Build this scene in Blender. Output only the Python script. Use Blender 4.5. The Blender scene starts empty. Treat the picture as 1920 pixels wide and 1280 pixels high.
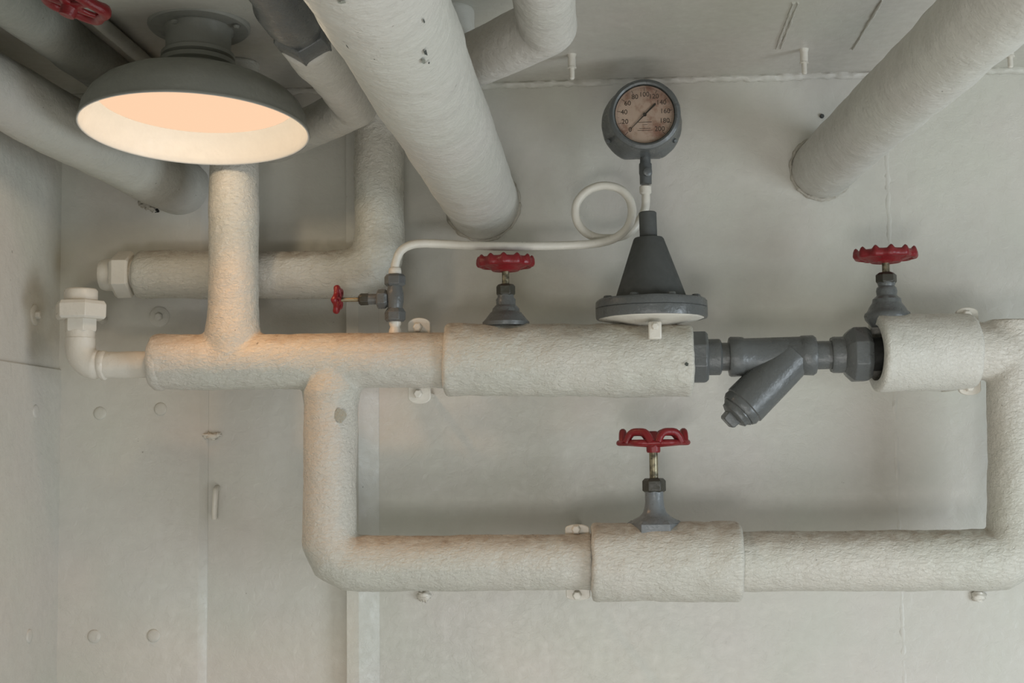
import bpy, bmesh, math, random
from mathutils import Vector, Matrix, noise
random.seed(7)
C = bpy.context.scene.collection
PI = math.pi
V = Vector
# ------------------------------------------------------------------ camera
F = 2600.0                       # focal length in pixels of a 1920 wide frame
CAM = V((0.0, -2.8, 1.5))
def _cam_axes():
    Y = V((.0673, -.08, -1)).normalized()          # world Y seen by the camera
    X = V((1, .0165, .066)); X = (X - Y * X.dot(Y)).normalized()
    Z = X.cross(Y)
    return X, Y, Z
_X, _Y, _Z = _cam_axes()
RWC = Matrix((_X, _Y, _Z))       # rows: camera->world rotation
cd = bpy.data.cameras.new('camera'); cam = bpy.data.objects.new('camera', cd); C.objects.link(cam)
cd.sensor_width = 36; cd.lens = 36 * F / 1920; cd.clip_start = .05
cam.matrix_world = Matrix.Translation(CAM) @ RWC.to_4x4()
bpy.context.scene.camera = cam
def ray(px, py):
    return RWC @ V(((px - 960) / F, (640 - py) / F, -1))
def at(px, py, y):               # the point of the plane Y=y that lies under a pixel
    d = ray(px, py); return CAM + d * ((y - CAM.y) / d.y)
def atz(px, py, z):
    d = ray(px, py); return CAM + d * ((z - CAM.z) / d.z)
ZC = 1.5 + .761                  # deckhead height
XL = at(115, 700, 0).x           # left wall

# ------------------------------------------------------------------ materials
def nt(name):
    m = bpy.data.materials.new(name); m.use_nodes = True
    t = m.node_tree; b = t.nodes['Principled BSDF']
    return m, t, b
def N(t, kind, **kw):
    n = t.nodes.new(kind)
    for k, v in kw.items():
        if k in n.inputs: n.inputs[k].default_value = v
        else: setattr(n, k, v)
    return n
def mixc(t, fac, a, b, blend='MIX'):
    n = t.nodes.new('ShaderNodeMix'); n.data_type = 'RGBA'; n.blend_type = blend
    def put(s, v):
        if hasattr(v, 'is_output') or isinstance(v, bpy.types.NodeSocket): t.links.new(v, s)
        elif isinstance(v, (int, float)): s.default_value = v
        else: s.default_value = (*v[:3], 1)
    put(n.inputs[0], fac); put(n.inputs[6], a); put(n.inputs[7], b)
    return n.outputs[2]
def ramp(t, src, lo, hi, a=0., b=1.):
    n = t.nodes.new('ShaderNodeMapRange'); n.inputs[1].default_value = lo; n.inputs[2].default_value = hi
    n.inputs[3].default_value = a; n.inputs[4].default_value = b; t.links.new(src, n.inputs[0]); return n.outputs[0]
def mul(t, a, b, op='MULTIPLY'):
    n = t.nodes.new('ShaderNodeMath'); n.operation = op
    for i, v in enumerate((a, b)):
        if isinstance(v, (int, float)): n.inputs[i].default_value = v
        else: t.links.new(v, n.inputs[i])
    return n.outputs[0]
def noise_n(t, pos, scale, detail=4, rough=.55, dist=0., stretch=None):
    src = pos
    if stretch:
        mp = t.nodes.new('ShaderNodeMapping'); mp.inputs['Scale'].default_value = stretch
        t.links.new(pos, mp.inputs[0]); src = mp.outputs[0]
    n = N(t, 'ShaderNodeTexNoise', Scale=scale, Detail=detail, Roughness=rough, Distortion=dist)
    t.links.new(src, n.inputs['Vector']); return n.outputs[0]
def paint(name, colA, colB, rough=.4, fine=(170, .0013), coarse=(22, .003), grime=0., grime_col=(.25, .16, .09),
          speck=.0, wrinkle=0., stretch=None, spec=.5, chips=None, chip_col=(.05, .055, .05)):
    m, t, b = nt(name)
    pos = t.nodes.new('ShaderNodeNewGeometry').outputs['Position']
    nrm = t.nodes.new('ShaderNodeNewGeometry').outputs['Normal']
    big = noise_n(t, pos, 3.2, 3)
    col = mixc(t, ramp(t, big, .38, .62), colA, colB)
    mott = noise_n(t, pos, 30, 6, .65)
    col = mixc(t, ramp(t, mott, .3, .75, 0, .22), col, tuple(c * .72 for c in colA))
    if grime:                                        # settled dust and rust wash on upper faces, ragged
        sp = t.nodes.new('ShaderNodeSeparateXYZ'); t.links.new(nrm, sp.inputs[0])
        up = ramp(t, sp.outputs[2], .45, .98)
        g = ramp(t, noise_n(t, pos, 38, 8, .75, .6, (1, 1, 2.0)), .36, .66)
        col = mixc(t, mul(t, mul(t, up, g), grime), col, grime_col)
    if speck:
        s = ramp(t, noise_n(t, pos, 95, 3, .6), .705, .75)
        s2 = ramp(t, noise_n(t, pos, 5, 2), .5, .62)
        col = mixc(t, mul(t, mul(t, s, s2), speck), col, (.13, .11, .08))
    if chips:
        for (cx, cy, cz, r) in chips:
            d = t.nodes.new('ShaderNodeVectorMath'); d.operation = 'DISTANCE'
            t.links.new(pos, d.inputs[0]); d.inputs[1].default_value = (cx, cy, cz)
            dd = mul(t, d.outputs['Value'], mul(t, noise_n(t, pos, 160, 4, .7), r * 1.5), 'ADD')
            f = ramp(t, dd, r * 1.55, r * 1.45)
            col = mixc(t, f, col, chip_col)
    t.links.new(col, b.inputs['Base Color'])
    rr = ramp(t, noise_n(t, pos, 60, 4), .3, .7, rough * .75, min(1, rough * 1.35))
    t.links.new(rr, b.inputs['Roughness'])
    b.inputs['Specular IOR Level'].default_value = spec
    prev = None
    bumps = [(coarse[0], coarse[1], None, 3, 0)] + [(fine[0], fine[1], stretch, 6, .8)]
    for sc, dist, st, det, dis in bumps:
        if not dist: continue
        h = noise_n(t, pos, sc, det, .6, dis, st)
        bp = t.nodes.new('ShaderNodeBump'); bp.inputs['Strength'].default_value = 1
        bp.inputs['Distance'].default_value = dist; t.links.new(h, bp.inputs['Height'])
        if prev: t.links.new(prev, bp.inputs['Normal'])
        prev = bp.outputs[0]
    if wrinkle:
        w = noise_n(t, pos, 26, 3, .5, 2.2)
        n2 = mul(t, mul(t, w, .5, 'SUBTRACT'), 0, 'ADD'); a = t.nodes.new('ShaderNodeMath'); a.operation = 'ABSOLUTE'
        t.links.new(n2, a.inputs[0])
        h = mul(t, ramp(t, a.outputs[0], 0, .02), ramp(t, noise_n(t, pos, 4, 2), .45, .6), 'MULTIPLY')
        bp = t.nodes.new('ShaderNodeBump'); bp.inputs['Distance'].default_value = wrinkle
        bp.invert = True
        t.links.new(h, bp.inputs['Height']); t.links.new(prev, bp.inputs['Normal']); prev = bp.outputs[0]
    t.links.new(prev, b.inputs['Normal'])
    return m
WALL = paint('wall_paint', (.60, .57, .515), (.575, .57, .50), .42, (62, .0011), (7, .006), speck=.6, wrinkle=.00016)
CEIL = paint('deckhead_paint', (.56, .53, .475), (.545, .54, .47), .4, (60, .0008), (6, .005), speck=.3, stretch=(1, .35, 1))
LAG = paint('lagging_paint', (.605, .57, .50), (.58, .57, .495), .30, (185, .0030), (34, .004), grime=.85, speck=.8,
            stretch=(.55, 1, 1))
LAGW = paint('lagging_clean_paint', (.61, .585, .52), (.59, .58, .515), .33, (185, .0022), (26, .0035), grime=.4, speck=.6)
chip_big = [(*at(793, 100, -1.26), .012)]
LAGB = paint('lagging_ceiling_paint', (.575, .55, .50), (.56, .55, .49), .45, (120, .0013), (20, .005), speck=1.0)
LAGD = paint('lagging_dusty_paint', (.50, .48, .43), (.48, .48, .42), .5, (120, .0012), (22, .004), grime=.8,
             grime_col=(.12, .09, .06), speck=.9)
LAGK = paint('shaded_dusty_lagging', (.34, .34, .30), (.31, .32, .28), .5, (120, .0012), (22, .004), grime=.8, grime_col=(.10, .08, .05), speck=.9)  # dusty lagging again, darkened so the colour carries the top left shade
METW = paint('white_metal_paint', (.70, .66, .58), (.68, .65, .57), .34, (110, .0006), (20, .002), grime=.25, speck=.4)
GREY = paint('grey_metal_paint', (.098, .105, .104), (.112, .117, .113), .30, (120, .0006), (24, .0028), grime=.35,
             grime_col=(.05, .047, .035), speck=.2)
GREYL = paint('light_grey_paint', (.17, .18, .185), (.15, .165, .17), .3, (140, .0004), (26, .002))
GREYM = paint('matt_grey_paint', (.075, .078, .074), (.085, .088, .083), .75, (160, .0003), (20, .0015), spec=.25)
DARK = paint('dark_brass_paint', (.03, .03, .024), (.045, .042, .03), .35, (120, .0006), (30, .002))
RED = paint('red_gloss_paint', (.165, .007, .011), (.20, .009, .012), .36, (150, .0006), (40, .002), speck=.9)
SHADE = paint('shade_enamel', (.27, .275, .245), (.31, .31, .275), .42, (90, .0005), (20, .002), speck=1.0)
SHADEIN = paint('shade_inside_enamel', (.62, .60, .56), (.62, .60, .56), .5, (90, .0002), (20, .0015))
FACE = paint('dial_paper', (.47, .37, .30), (.40, .30, .24), .6, (80, 0.), (60, .0001), grime=0, speck=.6)
INK = paint('dial_ink', (.03, .025, .02), (.035, .03, .025), .6, (80, 0.), (60, .0001))
BLACK = paint('dark_gap', (.012, .012, .01), (.02, .02, .016), .8, (80, 0.), (60, .001))
CAULK = paint('cracked_caulk', (.40, .37, .31), (.5, .47, .4), .6, (90, .003), (40, .004), speck=1.)
def metal(name, col, rough):
    m, t, b = nt(name); pos = t.nodes.new('ShaderNodeNewGeometry').outputs['Position']
    c = mixc(t, ramp(t, noise_n(t, pos, 90, 4), .4, .6), col, tuple(x * .25 for x in col))
    t.links.new(c, b.inputs['Base Color']); b.inputs['Metallic'].default_value = .75; b.inputs['Roughness'].default_value = rough
    return m
STEM = metal('worn_stem_metal', (.34, .30, .20), .38)
def rust_face():
    m = FACE; t = m.node_tree; b = t.nodes['Principled BSDF']
    pos = t.nodes.new('ShaderNodeNewGeometry').outputs['Position']
    src = b.inputs['Base Color'].links[0].from_socket
    f = ramp(t, noise_n(t, pos, 34, 5, .7), .48, .68, 0, .75)
    c = mixc(t, f, src, (.20, .085, .055)); t.links.new(c, b.inputs['Base Color'])
rust_face()
GLASS, _t, _b = nt('dial_glass')
_b.inputs['Transmission Weight'].default_value = 1; _b.inputs['Roughness'].default_value = .08; _b.inputs['IOR'].default_value = 1.02
_b.inputs['Base Color'].default_value = (.95, .93, .9, 1)
GLOW, _t, _b = nt('lit_frosted_glass')
_b.inputs['Base Color'].default_value = (.0, .0, .0, 1); _b.inputs['Roughness'].default_value = 1; _b.inputs['Specular IOR Level'].default_value = 0
_b.inputs['Emission Color'].default_value = (1.0, .66, .43, 1); _b.inputs['Emission Strength'].default_value = 1.0

# ------------------------------------------------------------------ mesh building
class MB:
    def __init__(s): s.v = []; s.f = []
    def ring_strip(s, rings, closed=True, cap0=True, cap1=True):
        base = len(s.v); n = len(rings[0])
        for r in rings: s.v += [V(p) for p in r]
        for i in range(len(rings) - 1):
            for j in range(n if closed else n - 1):
                k = (j + 1) % n
                s.f.append((base + i * n + j, base + i * n + k, base + (i + 1) * n + k, base + (i + 1) * n + j))
        if cap0: s.f.append(tuple(base + j for j in reversed(range(n))))
        if cap1: s.f.append(tuple(base + (len(rings) - 1) * n + j for j in range(n)))
        return s
    def lathe(s, prof, o, axis=(0, 0, 1), seg=48, phase=0., ref=(1, 0, 0), cap0=True, cap1=True):
        a = V(axis).normalized(); u = V(ref); u = (u - a * u.dot(a))
        if u.length < 1e-4: u = V((0, 0, 1)) - a * a.z
        u.normalize(); w = a.cross(u); o = V(o)
        rings = [[o + a * h + (u * math.cos(phase + 2 * PI * j / seg) + w * math.sin(phase + 2 * PI * j / seg)) * r
                  for j in range(seg)] for r, h in prof]
        return s.ring_strip(rings, True, cap0, cap1)
    def tube(s, pts, rad, seg=40, cap=True, step=None):
        pts = [V(p) for p in pts]
        if not isinstance(rad, (list, tuple)): rad = [rad] * len(pts)
        if step:
            P = [pts[0]]; R = [rad[0]]
            for i in range(len(pts) - 1):
                L = (pts[i + 1] - pts[i]).length; n = max(1, int(L / step))
                for k in range(1, n + 1):
                    P.append(pts[i].lerp(pts[i + 1], k / n)); R.append(rad[i] + (rad[i + 1] - rad[i]) * k / n)
            pts, rad = P, R
        tan = []
        for i in range(len(pts)):
            a = pts[max(0, i - 1)]; b = pts[min(len(pts) - 1, i + 1)]; tan.append((b - a).normalized())
        u = V((0, 0, 1)).cross(tan[0])
        if u.length < .1: u = V((1, 0, 0)).cross(tan[0])
        u.normalize(); rings = []
        for i, p in enumerate(pts):
            u = (u - tan[i] * u.dot(tan[i])).normalized(); w = tan[i].cross(u)
            rings.append([p + (u * math.cos(2 * PI * j / seg) + w * math.sin(2 * PI * j / seg)) * rad[i] for j in range(seg)])
        return s.ring_strip(rings, True, cap, cap)
    def box(s, a, b):
        a, b = V(a), V(b); x0, y0, z0 = a; x1, y1, z1 = b
        i = len(s.v)
        s.v += [V(p) for p in ((x0, y0, z0), (x1, y0, z0), (x1, y1, z0), (x0, y1, z0), (x0, y0, z1), (x1, y0, z1), (x1, y1, z1), (x0, y1, z1))]
        s.f += [tuple(i + k for k in q) for q in ((0, 3, 2, 1), (4, 5, 6, 7), (0, 1, 5, 4), (1, 2, 6, 5), (2, 3, 7, 6), (3, 0, 4, 7))]
        return s
    def prism(s, poly, o, u, w, n, h):               # polygon (a,b) in the u,w plane pushed h along n
        o, u, w, n = V(o), V(u), V(w), V(n)
        r0 = [o + u * a + w * b for a, b in poly]; r1 = [p + n * h for p in r0]
        return s.ring_strip([r0, r1])
    def blob(s, c, r, seg=12, jit=.25, flat=(1, 1, 1)):
        c = V(c); rings = []
        for i in range(1, seg):
            th = PI * i / seg
            rings.append([c + V((math.sin(th) * math.cos(2 * PI * j / seg) * flat[0], math.sin(th) * math.sin(2 * PI * j / seg) * flat[1],
                                 math.cos(th) * flat[2])) * r * (1 + jit * noise.noise(V((i * .7, j * .7 % 5, c.x * 90)))) for j in range(seg)])
        return s.ring_strip(rings)
WL = {}
def lumpy(vs, fs, amp, freq, seed=0):
    me = bpy.data.meshes.new('t'); me.from_pydata(vs, [], fs); me.update()
    ns = [V(v.normal) for v in me.vertices]; bpy.data.meshes.remove(me)
    out = []
    for p, n in zip(vs, ns):
        q = p * freq + V((seed, seed * .7, 0))
        out.append(p + n * amp * (noise.noise(q) + .5 * noise.noise(q * 2.3) + .3 * noise.noise(q * 6)))
    return out
def obj(name, mb, mat, parent=None, loc=None, lump=None, bevel=0, smooth=38, mods=None, label=None):
    vs = mb.v
    me = bpy.data.meshes.new(name)
    bm = bmesh.new(); bv = [bm.verts.new(v) for v in vs]
    for f in mb.f:
        try: bm.faces.new([bv[i] for i in f])
        except ValueError: pass
    bmesh.ops.recalc_face_normals(bm, faces=bm.faces)
    bm.normal_update()
    if lump:
        amp, freq, seed = lump; ns = [v.normal.copy() for v in bm.verts]
        for v, n in zip(bm.verts, ns):
            q = v.co * freq + V((seed, seed * .7, 0))
            v.co += n * amp * (noise.noise(q) + .45 * noise.noise(q * 2.3) + (.12 if amp > .002 and freq < 30 else .3) * noise.noise(q * 6))
    if parent is not None: base = WL[parent.name]
    else:
        if loc is None:
            c = sum((v.co for v in bm.verts), V()) / len(bm.verts); loc = c
        base = V(loc)
    for v in bm.verts: v.co -= base
    bm.to_mesh(me); bm.free()
    me.materials.append(mat)
    me.shade_smooth()
    if smooth < 179: me.set_sharp_from_angle(angle=math.radians(smooth))
    o = bpy.data.objects.new(name, me); C.objects.link(o)
    if parent is not None: o.parent = parent
    else: o.location = base
    WL[o.name] = base.copy()
    if bevel:
        m = o.modifiers.new('bevel', 'BEVEL'); m.width = bevel; m.segments = 2; m.limit_method = 'ANGLE'; m.angle_limit = math.radians(30)
    if label: o['label'] = label
    return o
def tag(o, label=None, cat=None, group=None, kind=None):
    if label: o['label'] = label
    if cat: o['category'] = cat
    if group: o['group'] = group
    if kind: o['kind'] = kind
    return o
def thing(name, label, cat, loc, group=None):
    o = bpy.data.objects.new(name, None); C.objects.link(o); o.location = V(loc); o.empty_display_size = .02
    WL[o.name] = V(loc); return tag(o, label, cat, group)
def cloudtex(name, sc):
    t = bpy.data.textures.get(name) or bpy.data.textures.new(name, 'CLOUDS'); t.noise_scale = sc; t.noise_depth = 3; return t
def weld(o, vox=.0042, sm=6, amp=.006, amp2=.0016):  # melt the lengths of a lagged pipe into one skin
    m = o.modifiers.new('remesh', 'REMESH'); m.mode = 'VOXEL'; m.voxel_size = vox; m.use_smooth_shade = True
    m = o.modifiers.new('smooth', 'SMOOTH'); m.factor = .5; m.iterations = sm
    m = o.modifiers.new('lumps', 'DISPLACE'); m.texture = cloudtex('lumps', .09); m.strength = amp; m.mid_level = .5
    m = o.modifiers.new('ripples', 'DISPLACE'); m.texture = cloudtex('ripples', .018); m.strength = amp2; m.mid_level = .5

# ------------------------------------------------------------------ the compartment
def struct(name, mb, mat, **kw):
    o = obj(name, mb, mat, **kw); o['kind'] = 'structure'; return o
XR = 1.9; YF = -4.2
struct('wall_back', MB().box((XL - .1, 0, -.1), (XR, .1, ZC + .1)), WALL, smooth=30)
struct('wall_left', MB().box((XL - .1, YF, -.1), (XL, 0, ZC + .1)), WALL, smooth=30)
struct('ceiling', MB().box((XL - .1, YF, ZC), (XR, 0, ZC + .1)), CEIL, smooth=30)
struct('floor', MB().box((XL - .1, YF, -.1), (XR, 0, 0)), paint('deck_paint', (.30, .29, .26), (.27, .27, .24), .5), smooth=30)
# weld bead along wall and deckhead
b = MB(); pts = []
x = XL
while x < XR: pts.append((x, -.004, ZC - .004)); x += .006
b.tube(pts, .008, 10)
struct('trim_1', b, WALL, lump=(.004, 60, 1))
# flanged stiffener: narrow face with a wide bevelled right side
xa, xb, xc = at(650, 1180, -.03).x, at(673, 1180, -.03).x, at(712, 1180, 0).x
b = MB(); b.prism([(xa, 0), (xa, -.03), (xb, -.03), (xc, -.001), (xc, 0)], (0, 0, 0), (1, 0, 0), (0, 1, 0), (0, 0, 1), ZC)
struct('trim_2', b, WALL, bevel=.003, smooth=30)
# butt weld seam on the right
b = MB(); pts = []; z = 0.0
while z < ZC: pts.append((at(1683, 900, 0).x + .0015 * noise.noise(V((0, 0, z * 30))), .0110, z)); z += .008
b.tube(pts, .012, 12)
struct('trim_4', b, WALL, lump=(.0012, 60, 4))
# raised plate edge low on the left wall and doubler plate behind the pipes
b = MB().box((XL - .01, -.9, .3), (XL + .005, .002, at(60, 690, -.05).z)); struct('trim_5', b, WALL, bevel=.003)
xa = at(119, 900, 0).x; xb = at(371, 900, -.012).x; xc = at(391, 900, 0).x
b = MB(); b.prism([(XL - .01, .002), (XL - .01, -.013), (xb, -.013), (xb + .004, -.012), (xc, -.001), (xc, .002)], (0, 0, 0), (1, 0, 0), (0, 1, 0), (0, 0, 1), ZC)
xpanel = xb
struct('trim_3', b, WALL, bevel=.003, smooth=30)
zb = ZC
b = MB()
for (ax, ay, bx, by) in ((1488, 5, 1456, 92), (1497, 5, 1464, 92), (1655, 0, 1600, 92)):
    p = atz(ax, ay, ZC - .001); q = atz(bx, by, ZC - .001); b.tube([p, q], .0022, 8, step=.01)
struct('trim_8', b, CEIL, lump=(.002, 60, 2))

# ------------------------------------------------------------------ lagged pipework, front run
YP = -.20
def px_r(px, y=YP): return px / F * (y - CAM.y)
t = thing('lagged_pipe', 'large cream lagged pipe with a riser and a down leg, warm under the lamp', 'pipe', at(560, 676, YP))
b = MB()
mainL, mainR = at(298, 679, YP), at(845, 675, YP)
b.tube([at(288, 679.5, YP), at(291, 679.4, YP), mainL, mainR], [.040, .049, .0535, .0525], 48, step=.02)
rt = at(437, 620, YP); rtop = V((at(440, 310, YP).x, YP, ZC + .002))
b.tube([V((rt.x, YP, rt.z - .05)), V((rt.x, YP, rt.z - .01)), V((rt.x, YP, rt.z + .02)), V((rt.x, YP, rt.z + .05)), rtop], [.054, .0535, .0500, .048, .047], 48, step=.02)
d0 = at(622, 678, YP); d1 = at(617, 990, YP)
e1 = at(618, 1012, YP); e2 = at(630, 1040, YP); e3 = at(660, 1056, YP)
zlow = at(900, 1056, YP).z
b.tube([d0, at(622, 735, YP), at(621, 760, YP), d1, e1, e2, e3, at(700, 1057, YP), at(1113, 1053, YP)],
       [.046, .0555, .0515, .0505, .052, .054, .054, .0515, .052], 48, step=.02)
o = obj('pipe_run', b, LAG, t); weld(o)
# end seal ring left, and seam crack rings
obj('end_ring', MB().lathe([(.036, 0), (.050, .001), (.054, .006), (.055, .018), (.052, .024)], at(286, 679.5, YP), (1, 0, 0), 48, cap0=True), LAG, t, lump=(.0012, 50, 3))
# chip in the lagging of the down leg
def chip(name, centre, rad, parent, n=14, mat=None, seed=1, ax=(0, 0, 1), prad=.05, lift=.0005):
    # irregular flake lying on a pipe of radius prad with axis ax, facing the room
    mb = MB(); a = V(ax).normalized(); c = V(centre); f = V((0, -1, 0)); f = (f - a * f.dot(a)).normalized(); s_ = a.cross(f)
    rings = []
    for k in (1.0, .6, .25):
        rg = []
        for j in range(n):
            th = 2 * PI * j / n; rr = rad * k * (1 + .5 * noise.noise(V((math.cos(th) * 2 + seed, math.sin(th) * 2, seed))))
            du = math.cos(th) * rr; dv = math.sin(th) * rr
            ang = du / prad
            rg.append(c + a * dv + s_ * math.sin(ang) * (prad + lift) + f * math.cos(ang) * (prad + lift))
        rings.append(rg)
    mb.ring_strip(rings, cap0=False); return obj(name, mb, mat, parent)
CHIPG = paint('bare_patch', (.42, .43, .37), (.22, .23, .19), .6, (200, .002), (120, .003))
CHIPK = paint('dark_chip', (.10, .11, .09), (.04, .045, .04), .7, (200, .001), (120, .002))
p = at(652, 780, YP)
chip('chipped_patch', V((p.x - .0, YP, p.z)) + V((-.006, .004, 0)), .013, t, mat=CHIPG, prad=.0535, seed=3, lift=0.0)

t = thing('lagged_pipe', 'cream lagged pipe running low on the right and turning up at the frame edge', 'pipe', at(1600, 1052, YP))
b = MB()
b.tube([at(1385, 1052, YP), at(1800, 1050, YP), at(1868, 1049, YP), at(1900, 1030, YP), at(1909, 1000, YP), at(1906, 800, YP), at(1902, 600, YP)],
       [.0545, .0555, .057, .058, .056, .0515, .05], 48, step=.02)
b.tube([at(1815, 658, YP), at(2050, 655, YP)], [.0535, .0525], 48, step=.02)
o = obj('pipe_run', b, LAG, t); weld(o)
p = at(1862, 905, YP)

def sleeve(name, label, x0, x1, pyl, pyr, r, ri, mat=LAG, taper=0, lumpa=.0030, seed=1, r1=None, yaw=0.):
    p0, p1 = at(x0, pyl, YP - yaw), at(x1, pyr, YP + yaw); L = (p1 - p0).length; r1 = r1 or r
    prof = [(ri, .012), (ri, 0), (r - .007, -.0005), (r - .002, .002), (r, .007)]
    n = int(L / .006)
    for k in range(1, n): prof.append((r + (r1 - r) * k / n, .007 + (L - .014) * k / n))
    prof += [(r1, L - .007), (r1 - .002, L - .002), (r1 - .007, L + .0005), (ri, L), (ri, L - .012)]
    mb = MB().lathe(prof, p0, p1 - p0, 72, cap0=False, cap1=False)
    n_ = len(prof)  # close inner wall
    base = 0
    for j in range(72):
        k = (j + 1) % 72; mb.f.append(((n_ - 1) * 72 + j, (n_ - 1) * 72 + k, k, j))
    o = obj(name, mb, mat, loc=(p0 + p1) / 2, lump=(lumpa, 22, seed), smooth=50)
    return o
s1 = tag(sleeve('lagging_sleeve', '', 836, 1299, 674, 676, .0690, .050, LAG, seed=2, r1=.0680),
    'long fat cream lagging sleeve under the grey cone', 'pipe sleeve')
s2 = tag(sleeve('lagging_sleeve', '', 1110, 1389, 1053, 1052, .0720, .053, LAG, seed=5, r1=.0735),
    'fat cream lagging sleeve on the low pipe around its red wheel valve', 'pipe sleeve')
s3 = tag(sleeve('lagging_sleeve', '', 1641, 1822, 661, 659, .0725, .052, LAGW, seed=8, lumpa=.0015, r1=.0700, yaw=.010),
    'short fat cream lagging sleeve near the right edge with a hollow end', 'pipe sleeve')
chip('knife_slit', at(1283, 687, YP) + V((0, 0, 0)), .0035, s1, mat=CHIPK, prad=.0695, seed=5, ax=(1, 0, 0))

# ------------------------------------------------------------------ handwheels and valves
def hexn(r, h0, h1, c=.0025):
    return [(r - c * 1.6, h0), (r, h0 + c), (r, h1 - c), (r - c * 1.6, h1)]
def basis(axis, ref=(1, 0, 0)):
    a = V(axis).normalized(); u = V(ref); u = (u - a * u.dot(a)).normalized(); return a, u, a.cross(u)
def handwheel(parent, c, axis, R, lobes=10, dish=.014, wav=.0035, scal=.003, hubr=.011, spokes=5, rimw=.008, rimh=.008, phase=0., hubtop=.006, hublow=.016, sw=.007, web=False, arch=0.):
    a, u, w = basis(axis); c = V(c); seg = lobes * 12; cs = 12
    hw = obj('handwheel', (lambda mb: mb)(MB().lathe([(hubr * .9, -dish - hublow), (hubr, -dish - hublow + .003), (hubr, -dish), (hubr * 1.25, -dish + .004), (hubr * .9, hubtop - dish + .004), (hubr * .5, hubtop - dish + .008)],
              c, a, 24)), RED, parent, smooth=50)
    mb = MB(); n0 = seg
    for i in range(seg):
        th = 2 * PI * i / seg + phase; d = u * math.cos(th) + w * math.sin(th); k = math.cos(lobes * th)
        lob = max(0, k) ** 1.3
        Rr = R - rimw - scal + scal * k; h = rimh + wav * lob
        for j in range(cs):
            ph = 2 * PI * j / cs; cc = math.cos(ph); ss = math.sin(ph)
            zz = (h if ss > 0 else rimh * .8) * ss
            mb.v.append(c + d * (Rr + rimw * cc) + a * zz)
    for i in range(seg):
        for j in range(cs):
            i2 = (i + 1) % seg; j2 = (j + 1) % cs
            mb.f.append((i * cs + j, i2 * cs + j, i2 * cs + j2, i * cs + j2))
    if arch:
        for q in range(lobes):
            tc = 2 * PI * q / lobes - phase; dl = 2 * PI / lobes * .40; pts = []
            for z_ in range(13):
                f = -1 + 2 * z_ / 12; th = tc + dl * f; d = u * math.cos(th) + w * math.sin(th)
                pts.append(c + d * (R - rimw * 1.05 - .006 * (1 - f * f)) + a * (rimh * .2 + arch * (1 - f ** 4)))
            mb.tube(pts, .0070, 10)
    obj('rim', mb, RED, hw, smooth=80)
    if web:
        obj('web', MB().lathe([(hubr, -dish - .004), (R * .30, -dish - .001), (R * .45, -dish * .9 - .004), (R * .55, -dish * .8), (R * .80, -.004), (R - rimw, -.002), (R - rimw, .003), (R * .5, -dish * .6), (hubr, -dish + .005)],
            c, a, 60, cap0=False, cap1=False), RED, hw, smooth=50)
    for k in range(spokes):
        th = 2 * PI * k / spokes + phase * 1.0 + .3; d = u * math.cos(th) + w * math.sin(th); s_ = a.cross(d)
        P = []; n = 8
        rings = []
        for q in range(n + 1):
            f = q / n; rr = hubr * .7 + (R - rimw * 1.6 - hubr * .7) * f
            hh = -dish * (1 - f) ** .8; ww = sw * (1.15 - .5 * math.sin(f * PI)); th_ = .0042
            rings.append([c + d * rr + a * (hh + th_ * math.sin(x_)) + s_ * ww * math.cos(x_) for x_ in [2 * PI * y_ / 10 for y_ in range(10)]])
        mb = MB().ring_strip(rings); obj('spoke', mb, RED, hw, smooth=80)
    return hw
def zp(px, py, y=YP): return at(px, py, y)
def valve(x, label, levels, wheel, R, rest, name='gate_valve', **kw):
    o0 = zp(x, rest)
    t = thing(name, label, 'valve', o0)
    up = (zp(x, rest - 100) - o0); sc = .1 / up.length * 1.0; up = V((0, 0, 1))
    def h(py): return (rest - py) * (px_r(1)) * 1.003
    for nm, mat, prof, seg, lab in levels:
        pr = [(r, h(py)) for r, py in prof]
        obj(nm, MB().lathe(pr, o0, up, seg, phase=0 if seg != 6 else kw.get('hexphase', 0)), mat, t, bevel=.0008 if seg == 6 else 0,
            smooth=30 if seg == 6 else 45, lump=(.0007, 45, x) if seg != 6 else None, label=lab)
    c = o0 + up * h(wheel)
    handwheel(t, c, up, R, **kw.get('hw', {}))
    return t
valve(949, 'grey valve with red scalloped handwheel on the long fat sleeve left of the grey cone',
  [('bonnet', GREY, [(.044, 611), (.0445, 604), (.040, 599), (.036, 594), (.030, 586), (.0265, 584), (.025, 578), (.0205, 573), (.0185, 571), (.0185, 561), (.0155, 557), (.0150, 552)], 40, None),
   ('packing_nut', DARK, hexn2 if False else [(.0145, 554), (.0180, 551), (.0180, 536), (.0145, 532)], 6, 'dark hexagonal packing nut'),
   ('stem', STEM, [(.0068, 535), (.0068, 500)], 20, 'bare metal stem')], 492, .0560, 609,
  hw=dict(lobes=12, dish=.012, wav=.0045, scal=.0018, spokes=5, rimh=.0100, rimw=.006, phase=.26, sw=.010, hublow=.004, web=True))
valve(1664, 'grey valve with red scalloped handwheel on the short sleeve near the right edge',
  [('bonnet', GREY, [(.030, 612), (.040, 600), (.0425, 592), (.041, 587), (.036, 583), (.033, 577), (.0275, 569), (.0265, 567), (.0260, 561), (.019, 555), (.0185, 553), (.0195, 546), (.018, 540), (.0150, 537), (.0165, 532), (.0160, 529)], 40, None),
   ('packing_nut', DARK, [(.0165, 532), (.0195, 529), (.0195, 516), (.0125, 511)], 6, 'dark hexagonal packing nut'),
   ('stem', STEM, [(.0070, 514), (.0070, 480)], 20, 'bare metal stem')], 480, .0600, 596,
  hw=dict(lobes=12, dish=.010, wav=.006, scal=.0018, spokes=5, rimh=.0085, rimw=.006, phase=.26, sw=.010, hublow=.004, web=True))
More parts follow.
